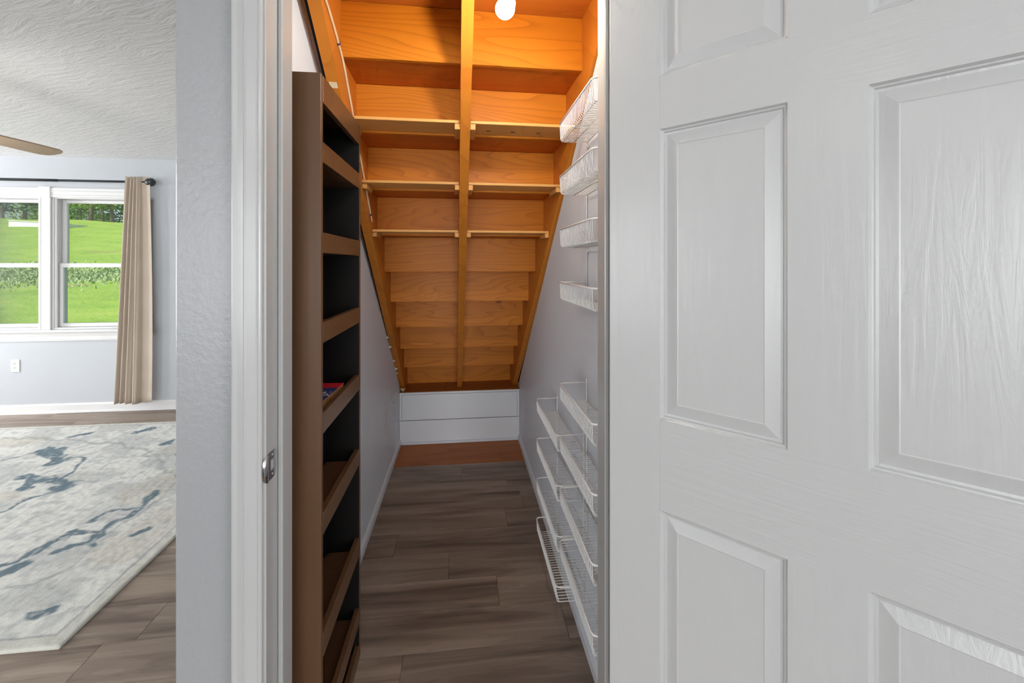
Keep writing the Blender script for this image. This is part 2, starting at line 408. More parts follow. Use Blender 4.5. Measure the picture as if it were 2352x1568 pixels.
struct(box('trim_5', XL, XR, YW0, YW1, 2.12, 2.14, M['trim'], ch=.001), 'white head jamb over the closet doorway', 'door jamb')
# strike plate let into the left jamb
zc = .958
bm = bmesh.new()
pl = [(.990, -.030), (1.026, -.030), (1.033, -.024), (1.033, .024), (1.026, .030), (.990, .030)]
hole = [(1.004, -.012), (1.019, -.012), (1.023, -.007), (1.023, .007), (1.019, .012), (1.004, .012)]
def ring(pts, x): return [bm.verts.new((x, y, zc + z)) for y, z in pts]
o1, h1 = ring(pl, XL + .0016), ring(hole, XL + .0016); o0 = ring(pl, XL + .0001); hi = ring(hole, XL - .006)
for i in range(6):
    j = (i + 1) % 6
    bm.faces.new((o1[i], o1[j], h1[j], h1[i])); bm.faces.new((o1[i], o1[j], o0[j], o0[i])); bm.faces.new((h1[i], h1[j], hi[j], hi[i]))
sp = bm_obj('strike_plate', bm, M['chrome'], jl); sp['label'] = 'chrome strike plate with latch hole'
bm = bmesh.new()                                     # curved lip wrapping the jamb corner
rows = []
for i in range(7):
    a = i / 6; y = .990 - .013 * sin(a * pi / 2); x = XL + .0016 - .006 * (1 - cos(a * pi / 2))
    hh = .030 * math.sqrt(max(.08, 1 - (a * .93) ** 2)); rows.append([bm.verts.new((x, y, zc - hh)), bm.verts.new((x, y, zc)), bm.verts.new((x, y, zc + hh))])
for i in range(6):
    for j in range(2): bm.faces.new((rows[i][j], rows[i + 1][j], rows[i + 1][j + 1], rows[i][j + 1]))
lip = bm_obj('strike_lip', bm, M['chrome'], sp, True); md = lip.modifiers.new('s', 'SOLIDIFY'); md.thickness = .0015
box('latch_recess', XL - .0061, XL - .0055, 1.002, 1.025, zc - .013, zc + .013, M['dark'], sp, ch=0, origin=False)
for dz in (-.021, .021): lathe('screw', [(.0036, 0), (.0036, .0006), (.0015, .0011)], M['chrome'], sp, 12, (XL + .0016, 1.0135, zc + dz), (1, 0, 0))

# ================================================================== DOOR (open about 132 degrees)
DW, DH, DT = .80, 2.095, .035
TH = R(41.6)
door = struct(empty('door_1', (.334, .957, .012)), 'white six-panel door standing open towards the camera', 'door')
# local x runs along the door away from the hinge, local y points out of the visible face towards the camera side
ux, uy = Vector((sin(TH), -cos(TH), 0)), Vector((-cos(TH), -sin(TH), 0))
door.rotation_euler = Matrix((ux, uy, Vector((0, 0, 1)))).transposed().to_euler() if False else (0, 0, math.atan2(ux.y, ux.x))
# with this rotation local +y = (cos th, sin th): the visible face is at local y = 0 and the slab lies at y > 0
xs = [(.117, .347), (.456, .686)]; zs = [(.235, .872), (1.062, 1.671), (1.782, 1.985)]
def dpart(name, x0, x1, z0, z1, mat): return box(name, x0, x1, 0, DT, z0, z1, mat, door, ch=.0008 if name == 'stile' else 0)
dpart('stile', 0, xs[0][0], 0, DH, M['door_v']); dpart('stile', xs[1][1], DW, 0, DH, M['door_v'])
rz = [(0, zs[0][0]), (zs[0][1], zs[1][0]), (zs[1][1], zs[2][0]), (zs[2][1], DH)]
for a, b in rz: dpart('rail', xs[0][0], xs[1][1], a, b, M['door_h'])
for a, b in zs: dpart('mullion', xs[0][1], xs[1][0], a, b, M['door_v'])
def panel_mesh(w_, h_):
    bm = bmesh.new()
    prof = [(0, 0), (.0035, .0045), (.006, .0052), (.0085, .0085), (.0125, .0092), (.015, .0085), (.036, .0022), (.038, .0030), (.040, .0030)]
    def rect(ins, y): return [bm.verts.new((sx * (w_ / 2 - ins), y, sz * (h_ / 2 - ins))) for sx, sz in ((-1, -1), (1, -1), (1, 1), (-1, 1))]
    for side in (0, 1):
        rs = [rect(i, d if side == 0 else DT - d) for i, d in prof]
        for a, b in zip(rs, rs[1:]):
            for i in range(4):
                j = (i + 1) % 4; bm.faces.new((a[i], a[j], b[j], b[i]))
        bm.faces.new(rs[-1])
    bmesh.ops.recalc_face_normals(bm, faces=bm.faces[:])
    me = bpy.data.meshes.new('panel'); bm.to_mesh(me); bm.free(); me.materials.append(M['door_p']); return me
for z0, z1 in zs:
    me = panel_mesh(xs[0][1] - xs[0][0], z1 - z0)
    for x0, x1 in xs:
        o = bpy.data.objects.new('panel', me); C.objects.link(o); o.parent = door; o.location = ((x0 + x1) / 2, 0, (z0 + z1) / 2)
for z in (.22, 1.02, 1.80):                           # hinges on the far edge
    h = tube('hinge', [(.007, DT + .004, z - .045), (.007, DT + .004, z + .045)], .006, M['trim'], door, 10)

# ================================================================== STAIRCASE
ST = tag(empty('staircase', (.0145, 1.447, 0), .0175), 'underside of a wooden staircase with three stringers above the closet', 'staircase')
RISE, RUN = .1906, .2371
def rn(n): return 2.515 - RUN * (n - 4) - 1.447, 1.36 + RISE * (n - 4)
N0, N1 = -1, 9
zz = []
for n in range(N0, N1 + 1):
    y, z = rn(n); zz += [(y + .002, z if n > N0 else .405), (y + .002, z + RISE + .002)]
ytop, ztop = zz[-1]
yf = 3.582 - (.405 - .372) / SL - 1.447
ylow = 1.13 - 1.447
poly = [(yf, .405)] + [(yy, z_) for yy, z_ in zz if yy > ylow] + [(ylow, ztop if False else zline(1.13) + .30), (ylow, zline(1.13))]
for nm, x0, x1 in (('stringer', -.469, -.431), ('stringer', -.019, .019), ('stringer', .431, .469)):
    prism(nm, poly, 'x', x0, x1, M['stringer'], ST)
bm = bmesh.new(); add_box(bm, -.462, .462, 0, .019, -.004, RISE - .001, .001); rme = bpy.data.meshes.new('riser'); bm.to_mesh(rme); bm.free(); rme.materials.append(M['riser'])
bm = bmesh.new(); add_box(bm, -.462, .462, 0, RUN + .03, 0, .026, .001); tme = bpy.data.meshes.new('tread'); bm.to_mesh(tme); bm.free(); tme.materials.append(M['tread'])
for n in range(N0, N1 + 1):
    y, z = rn(n)
    o = bpy.data.objects.new('riser', rme); C.objects.link(o); o.parent = ST; o.location = (0, y, z if n > N0 else z)
    o = bpy.data.objects.new('tread', tme); C.objects.link(o); o.parent = ST; o.location = (0, y - RUN + .0195, z + RISE)
# cleats on the stringer sides and narrow shelf boards lying on them
side_words = {0: 'left', 1: 'right'}; lev_words = {7: 'top', 6: 'middle', 5: 'lowest'}
A = ST.rotation_euler.z
for n in (7, 6, 5):
    y, z = rn(n); yfr = 3.582 - (z + .003 - .372) / SL + .022 - 1.447
    for s in (0, 1):
        x0, x1 = ((-.4305, -.0195), (.0195, .4305))[s]
        for xa in ((x0, x0 + .02), (x1 - .02, x1)):
            c = box('cleat', xa[0], xa[1], yfr + .004 + (.012 if xa[0] in (x0,) and s == 0 else 0), y - .006, z - .019, z + .003, M['cleat'], ST, ch=.001)
        b = box('shelf_board', x0 + .0015, x1 - .0015, yfr, y - .004, z + .0035, z + .0145, M['shelfply'], None, ch=.0012)
        lx, ly, lz = b.location; b.location = (.0145 + lx * cos(A) - ly * sin(A), 1.447 + lx * sin(A) + ly * cos(A), lz); b.rotation_euler.z = A
        tag(b, f'thin pale {lev_words[n]} shelf board under the stairs, {side_words[s]} of the centre stringer', 'shelf', 'narrow shelf boards under the stairs')
        if n == 7 and s == 1:
            for mx in (-.13, -.03, .075):
                V, F = [], []
                for d in (1, -1): add_tube(V, F, [(mx - .008, -.004 - .008 * d + .02, -.0058), (mx + .008, -.004 + .008 * d + .02, -.0058)], .0009, 4)
                mesh_obj('pencil_mark', V, F, M['dark'], b)
# cable stapled along the left stringer
cab = tag(empty('electrical_cable', (-.41, 1.7, 2.0)), 'cream electrical cable stapled along the inside of the left stringer', 'cable')
def on_left(y, z, off=.004): return Vector((.0145 - .431 - .0175 * (y - 1.447) + off, y, z)) - Vector(cab.location)
pts = [(1.16, 2.335, -.02), (1.235, 2.27, -.005), (1.30, 2.215, .004), (1.36, 2.20, .004), (1.41, 2.185, .004), (1.465, 2.163, .004), (1.515, 2.140, .004), (1.58, 2.105, .004), (1.656, 2.036, .004), (1.734, 1.962, .004), (1.83, 1.86, .004), (1.95, 1.75, .004), (2.07, 1.635, .004), (2.11, 1.60, .004)]
def smooth_pts(P, k=6):
    out = []
    for i in range(len(P) - 1):
        p0, p1, p2, p3 = P[max(i - 1, 0)], P[i], P[i + 1], P[min(i + 2, len(P) - 1)]
        for j in range(k):
            t = j / k; out.append(.5 * ((2 * p1) + (p2 - p0) * t + (2 * p0 - 5 * p1 + 4 * p2 - p3) * t * t + (3 * p1 - p0 - 3 * p2 + p3) * t ** 3))
    return out + [P[-1]]
tube('cable_run', smooth_pts([on_left(*p) for p in pts]), .0042, M['cable'], cab, 8)
for y_, z_ in ((1.515, 2.140), (2.075, 1.631)):
    o = box('staple', -.004, .005, -.009, .009, -.0025, .0025, M['staple'], cab, ch=.001); o.location = on_left(y_, z_, .006); o.rotation_euler.x = R(42)
# crumbs of insulation and plaster in the gap
rnd = random.Random(4)
def lump(name, loc, r, mat, label, cat, group=None):
    bm = bmesh.new(); bmesh.ops.create_icosphere(bm, subdivisions=3, radius=r)
    for v in bm.verts:
        f = 1 + .35 * math.sin(v.co.x * 190 + loc[1] * 50) * math.cos(v.co.z * 160 + loc[2] * 70) + rnd.uniform(-.12, .12); v.co *= f; v.co.z *= .7
    o = bm_obj(name, bm, mat, None, False); o.location = loc; return tag(o, label, cat, group)
lump('insulation_lump', (-.462, 3.475, .416), .019, M['foam'], 'yellowish lump of foam insulation at the foot of the left stringer', 'foam')
for i, y_ in enumerate((2.88, 2.98, 3.14, 3.24, 3.30)):
    lump('plaster_crumb', (WL + .002, y_, zline(y_) - .012), .0085 + .003 * (i % 2), M['plaster'], 'white plaster crumb in the gap beside the left stringer, ' + ('highest of five', 'second from the top', 'middle one of five', 'second from the bottom', 'lowest of five')[i], 'plaster', 'plaster crumbs beside the left stringer')

# smear of plaster across the underside of the left stringer
bm = bmesh.new(); add_box(bm, -.462, -.436, -.011, .011, -.0012, .0002, .0005); sm = bm_obj('plaster_smear', bm, M['cable'], ST)
sm.location = (0, 1.545 - 1.447, zline(1.545) - .0004); sm.rotation_euler = (R(-38.8), 0, 0)
# ---- boxed-in step at the far end
BX = tag(empty('boxed_step', (0, 3.43, 0)), 'low white boarded box closing the bottom of the stairs', 'box')
def bpart(name, x0, x1, y0, y1, z0, z1, mat, ch=.0012):
    o = box(name, x0, x1, y0, y1, z0, z1, mat, BX, ch); o.location = Vector(o.location) - Vector((0, 3.43, 0)); return o
X0, X1 = WL + .002, WR - .002
bpart('board', X0 + .018, X1 - .018, 3.432, 3.446, .187, .384, M['box_white'])
bpart('board', X0, X1, 3.430, 3.446, .012, .183, M['box_white'])
bpart('batten', X0, X0 + .0165, 3.430, 3.446, .186, .386, M['box_white']); bpart('batten', X1 - .0165, X1, 3.430, 3.446, .186, .386, M['box_white'])
bpart('top_strip', X0, X1, 3.428, 3.4395, .387, .4025, M['box_white'])
bpart('base_strip', X0, X1, 3.416, 3.4295, .001, .021, M['base_closet'], .004)
for a, b in ((X0, -.135), (-.1345, -.03), (-.0295, X1)):
    bpart('ledge_board', a + .0003, b - .0003, 3.440, 3.72, .386, .404, M['ledge'])

# ================================================================== BARE BULB
bl = tag(empty('bare_bulb_lamp', (.125, 1.135, 2.15)), 'glowing bare light bulb in a ribbed holder under the upper stairs', 'lamp')
ax = Vector((.32, .15, .93)).normalized(); gc = Vector((.1115, 1.135, 2.0705)) - Vector(bl.location)
prof = [(.0005, -.0254)] + [(.0254 * sin(a), -.0254 * cos(a)) for a in [pi * i / 14 for i in range(1, 10)]] + [(.021, .024), (.0165, .032), (.0135, .040), (.0130, .044)]
lathe('bulb', prof, M['bulb'], bl, 32, gc, ax)
sock = [(.0135, .042)] + [(.0155 + (.0012 if i % 2 else -.0006), .043 + i * .0028) for i in range(9)] + [(.020, .069), (.022, .072), (.022, .10), (.006, .104), (.0045, .106), (.0045, .40)]
lathe('lampholder', sock, M['porcelain'], bl, 24, gc, ax)

# ================================================================== BOOKCASE
BK = tag(empty('bookcase', (-.42, 1.39, 0)), 'tall narrow dark brown bookcase with lipped shelves against the left closet wall', 'bookcase')
bx0, bx1, by0, by1, bz1 = WL + .003, -.363, 1.17, 1.607, 1.895
def kpart(name, x0, x1, y0, y1, z0, z1, ch=.0012):
    o = box(name, x0, x1, y0, y1, z0, z1, M['black_shaded_inside'] if name == 'back_panel' else M['espresso'], BK, ch); o.location = Vector(o.location) - Vector(BK.location); return o
kpart('side_panel', bx0, bx1, by0, by0 + .016, .001, bz1); kpart('side_panel', bx0, bx1, by1 - .016, by1, .001, bz1)
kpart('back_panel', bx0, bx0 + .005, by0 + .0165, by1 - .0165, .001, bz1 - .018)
for ch_ in BK.children:                               # inner side faces share the near-black of the back, shade included in the colour
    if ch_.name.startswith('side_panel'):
        ch_.data.materials.append(M['black_shaded_inside']); inner = 1 if ch_.location.y < 0 else -1
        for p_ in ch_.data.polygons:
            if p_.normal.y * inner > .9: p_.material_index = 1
kpart('top_panel', bx0, bx1 - .0165, by0 + .0165, by1 - .0165, bz1 - .017, bz1)
kpart('rail', bx1 - .016, bx1, by0 + .0165, by1 - .0165, 1.824, bz1)
for z1, z0 in ((1.721, 1.667), (1.483, 1.429), (1.246, 1.192), (1.008, .954), (.745, .688), (.429, .367), (.180, .126), (.048, .001)):
    kpart('rail', bx1 - .016, bx1, by0 + .0165, by1 - .0165, z0, z1)
    kpart('shelf', bx0 + .0055, bx1 - .0165, by0 + .0165, by1 - .0165, z0 + .001, z0 + .016)

# printed, ridged pack lying on the fifth shelf
pk = tag(empty('printed_pack', (-.428, 1.345, .971)), 'small ridged pack with a blue and red printed top lying on a bookcase shelf', 'box')
k = NT('pack_print'); v = k.coords((1, 1, 1), rnd=False); sep = k.n('SeparateXYZ'); k.l(v, sep.inputs[0])
nb = k.noise(v, 26, 2, .5)
ends = k.math('GREATER_THAN', k.math('ADD', k.math('ABSOLUTE', sep.outputs[1]), k.math('MULTIPLY', nb, .03)), .088)
midc = k.math('LESS_THAN', k.math('ABSOLUTE', k.math('SUBTRACT', sep.outputs[1], .012)), .022)
wh = k.math('MULTIPLY', midc, k.math('GREATER_THAN', k.noise(v, 120, 1, .5), .52))
col = k.mix(ends, (.03, .045, .16, 1), (.55, .02, .035, 1)); col = k.mix(wh, col, (.75, .7, .7, 1)); k.set(col, .35); M['pack'] = k.m
M['pack_side'] = plain('pack_ridges', (.42, .2, .07), .5)
box('tray', -.038, .036, -.132, .132, .001, .006, M['cable'], pk, ch=.001)
V, F = [], []
for i in range(23):
    y_ = -.126 + i * .01145
    for sx in (-.034, .032): add_tube(V, F, [(sx, y_, .006), (sx * 1.02, y_, .036)], .0032, 6)
for i in range(6):
    for sy in (-.128, .128): add_tube(V, F, [(-.028 + i * .011, sy, .006), (-.028 + i * .011, sy, .036)], .0032, 6)
mesh_obj('ridges', V, F, M['pack_side'], pk)
box('inner_box', -.030, .028, -.124, .124, .006, .037, M['pack_side'], pk, ch=.001)
box('printed_top', -.038, .036, -.132, .132, .0375, .040, M['pack'], pk, ch=.001)
pk.rotation_euler.z = R(-3)

# ================================================================== WIRE BASKET RACKS on the right closet wall
def make_basket(L, D, H):
    root = empty('basket')
    V, F = [], []
    c = .016
    rim = [(-.002, L / 2, H), (-D + c, L / 2, H), (-D + c * .3, L / 2 - c * .3, H), (-D, L / 2 - c, H), (-D, -L / 2 + c, H), (-D + c * .3, -L / 2 + c * .3, H), (-D + c, -L / 2, H), (-.002, -L / 2, H)]
    add_tube(V, F, rim, .0027, 7)
    r1 = mesh_obj('rim', V, F, M['wire'], None, True)
    V, F = [], []
    nW = int(L / .0155)
    for i in range(nW + 1):
        y = -L / 2 + .012 + (L - .024) * i / nW
        add_tube(V, F, [(-D + .001, y, H), (-D + .004, y, .008), (-D + .008, y, .002), (-D + .016, y, 0), (-.003, y, 0)], 0.0015, 5, False)
    for yz in ((-D + .0035, .030),): pass
    for p in ((-.004, .0), (-D + .012, .0025), (-D * .5, -.002)):
        add_tube(V, F, [(p[0], -L / 2 + .010, p[1]), (p[0], L / 2 - .010, p[1])], .0018, 5)
    r2 = mesh_obj('wire_grid', V, F, M['wire'], None, True)
    return r1.data, r2.data, (r1, r2)
def rack(y0, y1, tops, zlo, zhi, label):
    L = y1 - y0 - .008; D, H = .103, .062
    t = tag(empty('wire_basket_rack', (WR - .006, (y0 + y1) / 2, zlo)), label, 'wire rack', 'white wire basket racks on the right closet wall')
    for s in (-1, 1):
        V, F = [], []
        add_tube(V, F, [(0, s * (L / 2 + .003), 0), (0, s * (L / 2 + .003), zhi - zlo)], .0028, 7)
        u = mesh_obj('upright', V, F, M['wire'], t, True)
        for zt in tops[::2]:
            cl = lathe('wall_clip', [(.006, 0), (.0065, .004), (.004, .009), (.001, .010)], M['wire'], u, 12, (.004, s * (L / 2 - .012), zt - zlo - .075), (-1, 0, 0))
    g = make_basket(L, D, H)
    for ob in g[2]: bpy.data.objects.remove(ob)
    for zt in tops:
        b = bpy.data.objects.new('basket', None); C.objects.link(b); b.parent = t; b.location = (0, 0, zt - H - zlo); b.empty_display_size = .05
        for nm, me in (('rim', g[0]), ('wire_grid', g[1])):
            o = bpy.data.objects.new(nm, me); C.objects.link(o); o.parent = b
    return t
rack(1.118, 1.535, (1.898, 1.710, 1.522, 1.334), 1.265, 1.93, 'upper white wire basket rack high on the right closet wall')
rack(1.118, 1.535, (.971, .783, .595, .407), .34, .985, 'lower white wire basket rack nearest the doorway on the right closet wall')
rack(1.570, 2.025, (.764, .577, .390, .203), .135, .775, 'lower white wire basket rack farther back on the right closet wall')

# ================================================================== LIVING ROOM
# ---- twin window
def window(name, x0, x1, label):
    w_ = struct(empty(name, ((x0 + x1) / 2, YWIN, ZS)), label, 'window'); W = x1 - x0; H = ZH - ZS
    T = M['trim_white']
    def p(nm, a, b, y0, y1, c, d, par=w_, mat=T, ch=.002): return box(nm, a, b, y0, y1, c, d, mat, par, ch)
    for s in (-1, 1):                                       # jamb liners with parting bead
        a, b = (-W / 2, -W / 2 + .018) if s < 0 else (W / 2 - .018, W / 2)
        p('jamb_liner', a, b, .004, .15, 0, H)
        a, b = (-W / 2 + .018, -W / 2 + .036) if s < 0 else (W / 2 - .036, W / 2 - .018)
        p('inner_stop', a, b, .012, .030, 0, H)
    p('head', -W / 2 + .018, W / 2 - .018, .004, .15, H - .018, H)
    p('inner_sill', -W / 2 + .018, W / 2 - .018, .002, .15, 0, .014)
    def sash(nm, y0, z0, z1, fw, top, bot):
        s = empty(nm, (0, y0, z0)); s.parent = w_
        a, b = -W / 2 + .020, W / 2 - .020; hh = z1 - z0
        p('sash_stile', a, a + fw, 0, .032, 0, hh, s); p('sash_stile', b - fw, b, 0, .032, 0, hh, s)
        p('sash_rail', a + fw, b - fw, 0, .032, 0, bot, s); p('sash_rail', a + fw, b - fw, 0, .032, hh - top, hh, s)
        p('glass_pane', a + fw - .004, b - fw + .004, .014, .018, bot - .004, hh - top + .004, s, M['glass'], 0)
    sash('lower_sash', .045, .016, .622, .040, .040, .034)
    sash('upper_sash', .085, .585, H - .020, .040, .030, .036)
    return w_
window('window_1', WIN[0][0], WIN[0][1], 'right double-hung half of the twin window beside the curtain')
window('window_2', WIN[1][0], WIN[1][1], 'left double-hung half of the twin window, cut by the photo edge')
def wtrim(name, x0, x1, z0, z1, prof, label, horiz=True):
    if horiz: return struct(prism(name, [(YWIN - t, z0 + a * (z1 - z0)) for a, t in prof], 'x', x0, x1, M['trim_white']), label, 'window trim')
    return struct(prism(name, [(x0 + a * (x1 - x0), YWIN - t) for a, t in prof], 'z', z0, z1, M['trim_white']), label, 'window trim')
cp = [(0, 0), (0, .012), (.15, .016), (.3, .011), (.45, .013), (.6, .018), (.75, .013), (.9, .016), (1, .014), (1, 0)]
wtrim('trim_6', -4.70, -3.93, ZH - .006, ZH + .08, cp, 'white head casing over the left window half')
wtrim('trim_7', -3.855, -3.07, ZH - .006, ZH + .08, cp, 'white head casing over the right window half')
mp = [(0, 0), (0, .016), (.12, .018), (.2, .014), (.8, .014), (.88, .018), (1, .016), (1, 0)]
wtrim('trim_8', -3.936, -3.842, ZS - .002, ZH - .01, mp, 'white mullion casing between the two window halves', False)
wtrim('trim_9', -3.085, -3.0, ZS - .002, ZH - .01, mp, 'white side casing behind the curtain', False)
struct(box('trim_10', -3.940, -3.838, YWIN - .024, YWIN, ZH - .012, ZH + .09, M['trim_white'], ch=.003), 'white corner block at the top of the mullion', 'window trim')
struct(box('trim_11', -4.80, -3.0, YWIN - .045, YWIN, ZS - .028, ZS - .003, M['trim_white'], ch=.006), 'white window stool', 'window trim')
wtrim('trim_12', -4.76, -3.02, ZS - .11, ZS - .0285, [(0, 0), (0, .010), (.2, .014), (.5, .012), (.7, .016), (1, .018), (1, 0)], 'white apron under the window stool')

# ---- curtain rod and curtain
YC = 4.455
rd = tag(empty('curtain_rod', (-3.9, YC, 2.172)), 'dark grey curtain rod with a round finial above the window', 'curtain rod')
tube('rod', [(-1.2, 0, 0), (.93, 0, 0)], .0105, M['rod'], rd, 12)
tube('rod_sleeve', [(-1.2, 0, 0), (.19, 0, 0)], .0125, M['rod'], rd, 12)
lathe('finial', [(.010, 0), (.012, .006), (.022, .012), (.036, .03), (.040, .05), (.036, .07), (.022, .086), (.004, .094)], M['rod'], rd, 20, (.925, 0, 0), (1, 0, 0))
box('bracket', .862, .880, -.004, .094, -.012, .012, M['rod'], rd, ch=.002)
nu, nv = 140, 40; V, F = [], []
for j in range(nv + 1):
    t = j / nv; z = 2.215 - t * (2.215 - .098)
    xl = -3.130 - .100 * t ** .9; xr = -2.915 + .022 * math.sin(t * 2.4)
    for i in range(nu + 1):
        u = i / nu
        x = xl + (xr - xl) * (u + (.035 + .02 * t) * sin(u * 9 + 1.5 * t) * u * (1 - u) * 2)
        amp = .012 + .02 * t ** .5
        uu = min(u / .64, 1); ph = 2 * pi * (4.25 * uu ** 1.1 + .25 * max(0, (u - .64) / .36)) + .8 * t * sin(3 * u + 1)
        y = YC - .008 + amp * (sin(ph) + .32 * sin(2.1 * ph + 1 + t)) * (1 - .75 * max(0, u - .64) / .36)
        zz_ = z + .006 * sin(ph) * (1 - t) + (.008 * sin(u * 7) if j == nv else 0)
        V.append((x, y - .014, zz_))
for j in range(nv):
    for i in range(nu):
        a = j * (nu + 1) + i; F.append((a, a + 1, a + nu + 2, a + nu + 1))
cu = mesh_obj('curtain', V, F, M['curtain'], None, True); md = cu.modifiers.new('s', 'SOLIDIFY'); md.thickness = .0025
tag(cu, 'beige velvet curtain panel gathered at the right of the window', 'curtain')

# ---- wall outlet
ol = tag(empty('wall_outlet', (-4.144, YWIN, .449)), 'ivory duplex wall outlet under the window', 'outlet')
box('cover_plate', -.037, .037, -.007, -.0005, -.058, .058, M['outlet'], ol, ch=.003)
for dz in (-.02, .02):
    rcp = box('receptacle', -.017, .017, -.0085, -.0068, dz - .014, dz + .014, M['outlet'], ol, ch=.0008)
    for dx in (-.006, .006): box('slot', dx - .0012, dx + .0012, -.0024, -.0008, -.001, .006, M['dark'], rcp, ch=0)
lathe('screw', [(.003, 0), (.003, .001), (.001, .0015)], M['chrome'], ol, 10, (0, -.007, 0), (0, -1, 0))

# ---- ceiling fan (hub outside the frame)
FH = Vector((-2.562, 2.34, 2.08))
fan = tag(empty('ceiling_fan', FH), 'ceiling fan with tan paddle blades, one blade tip in view at the left edge', 'fan')
lathe('motor_housing', [(.03, -.075), (.075, -.07), (.10, -.03), (.11, 0), (.10, .035), (.06, .06), (.02, .07)], M['fan_metal'], fan, 28)
lathe('downrod', [(.013, .06), (.013, .27)], M['fan_metal'], fan, 12)
lathe('ceiling_canopy', [(.03, .26), (.06, .29), (.068, .328)], M['fan_metal'], fan, 24)
light('fan_lamp', 'POINT', (FH.x, FH.y, 1.93), power=16, color=(1, .97, .93), shadow_soft_size=.09)  # fill light added to brighten floor and rug
lathe('light_kit', [(.02, -.17), (.06, -.155), (.075, -.12), (.06, -.085), (.04, -.076)], M['outlet'], fan, 24)
a0 = math.atan2(2.975 - FH.y, -2.485 - FH.x)
out = [(.155, -.045), (.30, -.058), (.50, -.064), (.60, -.062), (.632, -.048), (.645, -.022), (.645, .022), (.632, .048), (.60, .062), (.50, .064), (.30, .058), (.155, .045)]
b0 = None
for i in range(3):
    if b0 is None: b0 = prism('blade', out, 'z', -.004, .004, M['fan_wood'], fan); bl_o = b0
    else: bl_o = copy_part(b0, fan)
    bl_o.rotation_euler = (R(-11), 0, 0); bl_o.rotation_euler = (Matrix.Rotation(a0 + i * 2 * pi / 3, 3, 'Z') @ Matrix.Rotation(R(-11), 3, 'X')).to_euler()
    br = box('blade_bracket', .08, .20, -.018, .018, -.012, -.005, M['fan_metal'], fan, ch=.001)
    br.location = Matrix.Rotation(a0 + i * 2 * pi / 3, 3, 'Z') @ Vector(br.location); br.rotation_euler.z = a0 + i * 2 * pi / 3

# ---- rug: dense sheet with the woven print stored per vertex
RX0, RX1, RY0, RY1, RT = -4.35, -1.455, 1.752, 4.148, .012
st = .009; nx, ny = int((RX1 - RX0) / st), int((RY1 - RY0) / st)
gx, gy = np.meshgrid(np.linspace(RX0, RX1, nx + 1), np.linspace(RY0, RY1, ny + 1))
rng = np.random.default_rng(3)
def vnoise(scale, seed):
    r = np.random.default_rng(seed); g = r.random((200, 200)); X = (gx + 10) / scale; Y = (gy + 10) / scale
    xi = np.floor(X).astype(int) % 199; yi = np.floor(Y).astype(int) % 199; fx = X - np.floor(X); fy = Y - np.floor(Y)
    fx = fx * fx * (3 - 2 * fx); fy = fy * fy * (3 - 2 * fy)
    return (g[yi, xi] * (1 - fx) + g[yi, xi + 1] * fx) * (1 - fy) + (g[yi + 1, xi] * (1 - fx) + g[yi + 1, xi + 1] * fx) * fy
wx = gx + (vnoise(.11, 1) - .5) * .07 + (vnoise(.04, 5) - .5) * .03; wy = gy + (vnoise(.11, 2) - .5) * .07 + (vnoise(.04, 6) - .5) * .03
def dseg(px, py, a, b):
    ax_, ay_ = a; bx_, by_ = b; dx, dy = bx_ - ax_, by_ - ay_
    t = np.clip(((px - ax_) * dx + (py - ay_) * dy) / (dx * dx + dy * dy + 1e-9), 0, 1)
    return np.hypot(px - ax_ - t * dx, py - ay_ - t * dy)
def dpoly(pts, warp=True):
    X, Y = (wx, wy) if warp else (gx, gy); d = np.full(gx.shape, 9.0)
    for a, b in zip(pts, pts[1:]): d = np.minimum(d, dseg(X, Y, a, b))
    return d
PAT = {
 'med': ([(-3.24, 3.449), (-3.184, 3.571), (-3.096, 3.636), (-2.901, 3.466), (-2.632, 3.4), (-2.598, 3.172), (-2.45, 2.961), (-2.54, 2.849), (-2.574, 2.74), (-2.75, 2.6)], .014),
 'b1': ([(-3.09, 3.635), (-2.95, 3.50), (-2.828, 3.402)], .045), 'b2': ([(-2.828, 3.158), (-2.781, 3.176), (-2.685, 3.124), (-2.658, 3.022)], .036),
 'b3': ([(-2.616, 3.116), (-2.498, 3.074), (-2.423, 2.958), (-2.51, 3.005)], .032),
 'band': ([(-2.11, 2.247), (-2.071, 2.301), (-2.06, 2.396), (-2.032, 2.48), (-1.931, 2.469), (-1.846, 2.478), (-1.843, 2.573), (-1.825, 2.707), (-1.86, 2.85)], .022),
 'band2': ([(-1.99, 2.57), (-1.958, 2.657), (-1.825, 2.707)], .016), 'band3': ([(-1.939, 2.356), (-1.821, 2.352), (-1.831, 2.458)], .022),
 'band4': ([(-2.10, 2.13), (-2.045, 2.178), (-2.026, 2.223), (-2.009, 2.273)], .026),
 's1': ([(-1.675, 1.927), (-1.629, 1.966)], .022), 's2': ([(-1.68, 2.44), (-1.643, 2.484)], .022), 's3': ([(-3.124, 3.871), (-3.056, 3.927)], .03),
 's4': ([(-2.651, 3.908), (-2.591, 3.968)], .03), 's5': ([(-2.271, 3.646), (-2.262, 3.686)], .03)}
for key in ('band', 'band2', 'band3', 'band4', 's1', 's2'):      # the woven motif repeats in all four corners
    p_, w_d = PAT[key]
    for i_, (sx_, sy_) in enumerate(((1, -1), (-1, 1), (-1, -1))):
        PAT[f'{key}_{i_}'] = ([(x_ if sx_ > 0 else RX0 + RX1 - x_, y_ if sy_ > 0 else RY0 + RY1 - y_) for x_, y_ in p_], w_d)
base = np.stack([np.full(gx.shape, c) for c in (.80, .80, .75)], -1)
def blend(col, m): 
    global base
    m = np.clip(m, 0, 1)[..., None]; base = base * (1 - m) + np.array(col) * m
blend((.57, .58, .56), np.clip((vnoise(.16, 9) - .52) * 4, 0, .75)); blend((.50, .52, .515), np.clip((vnoise(.035, 10) - .62) * 5, 0, .6))
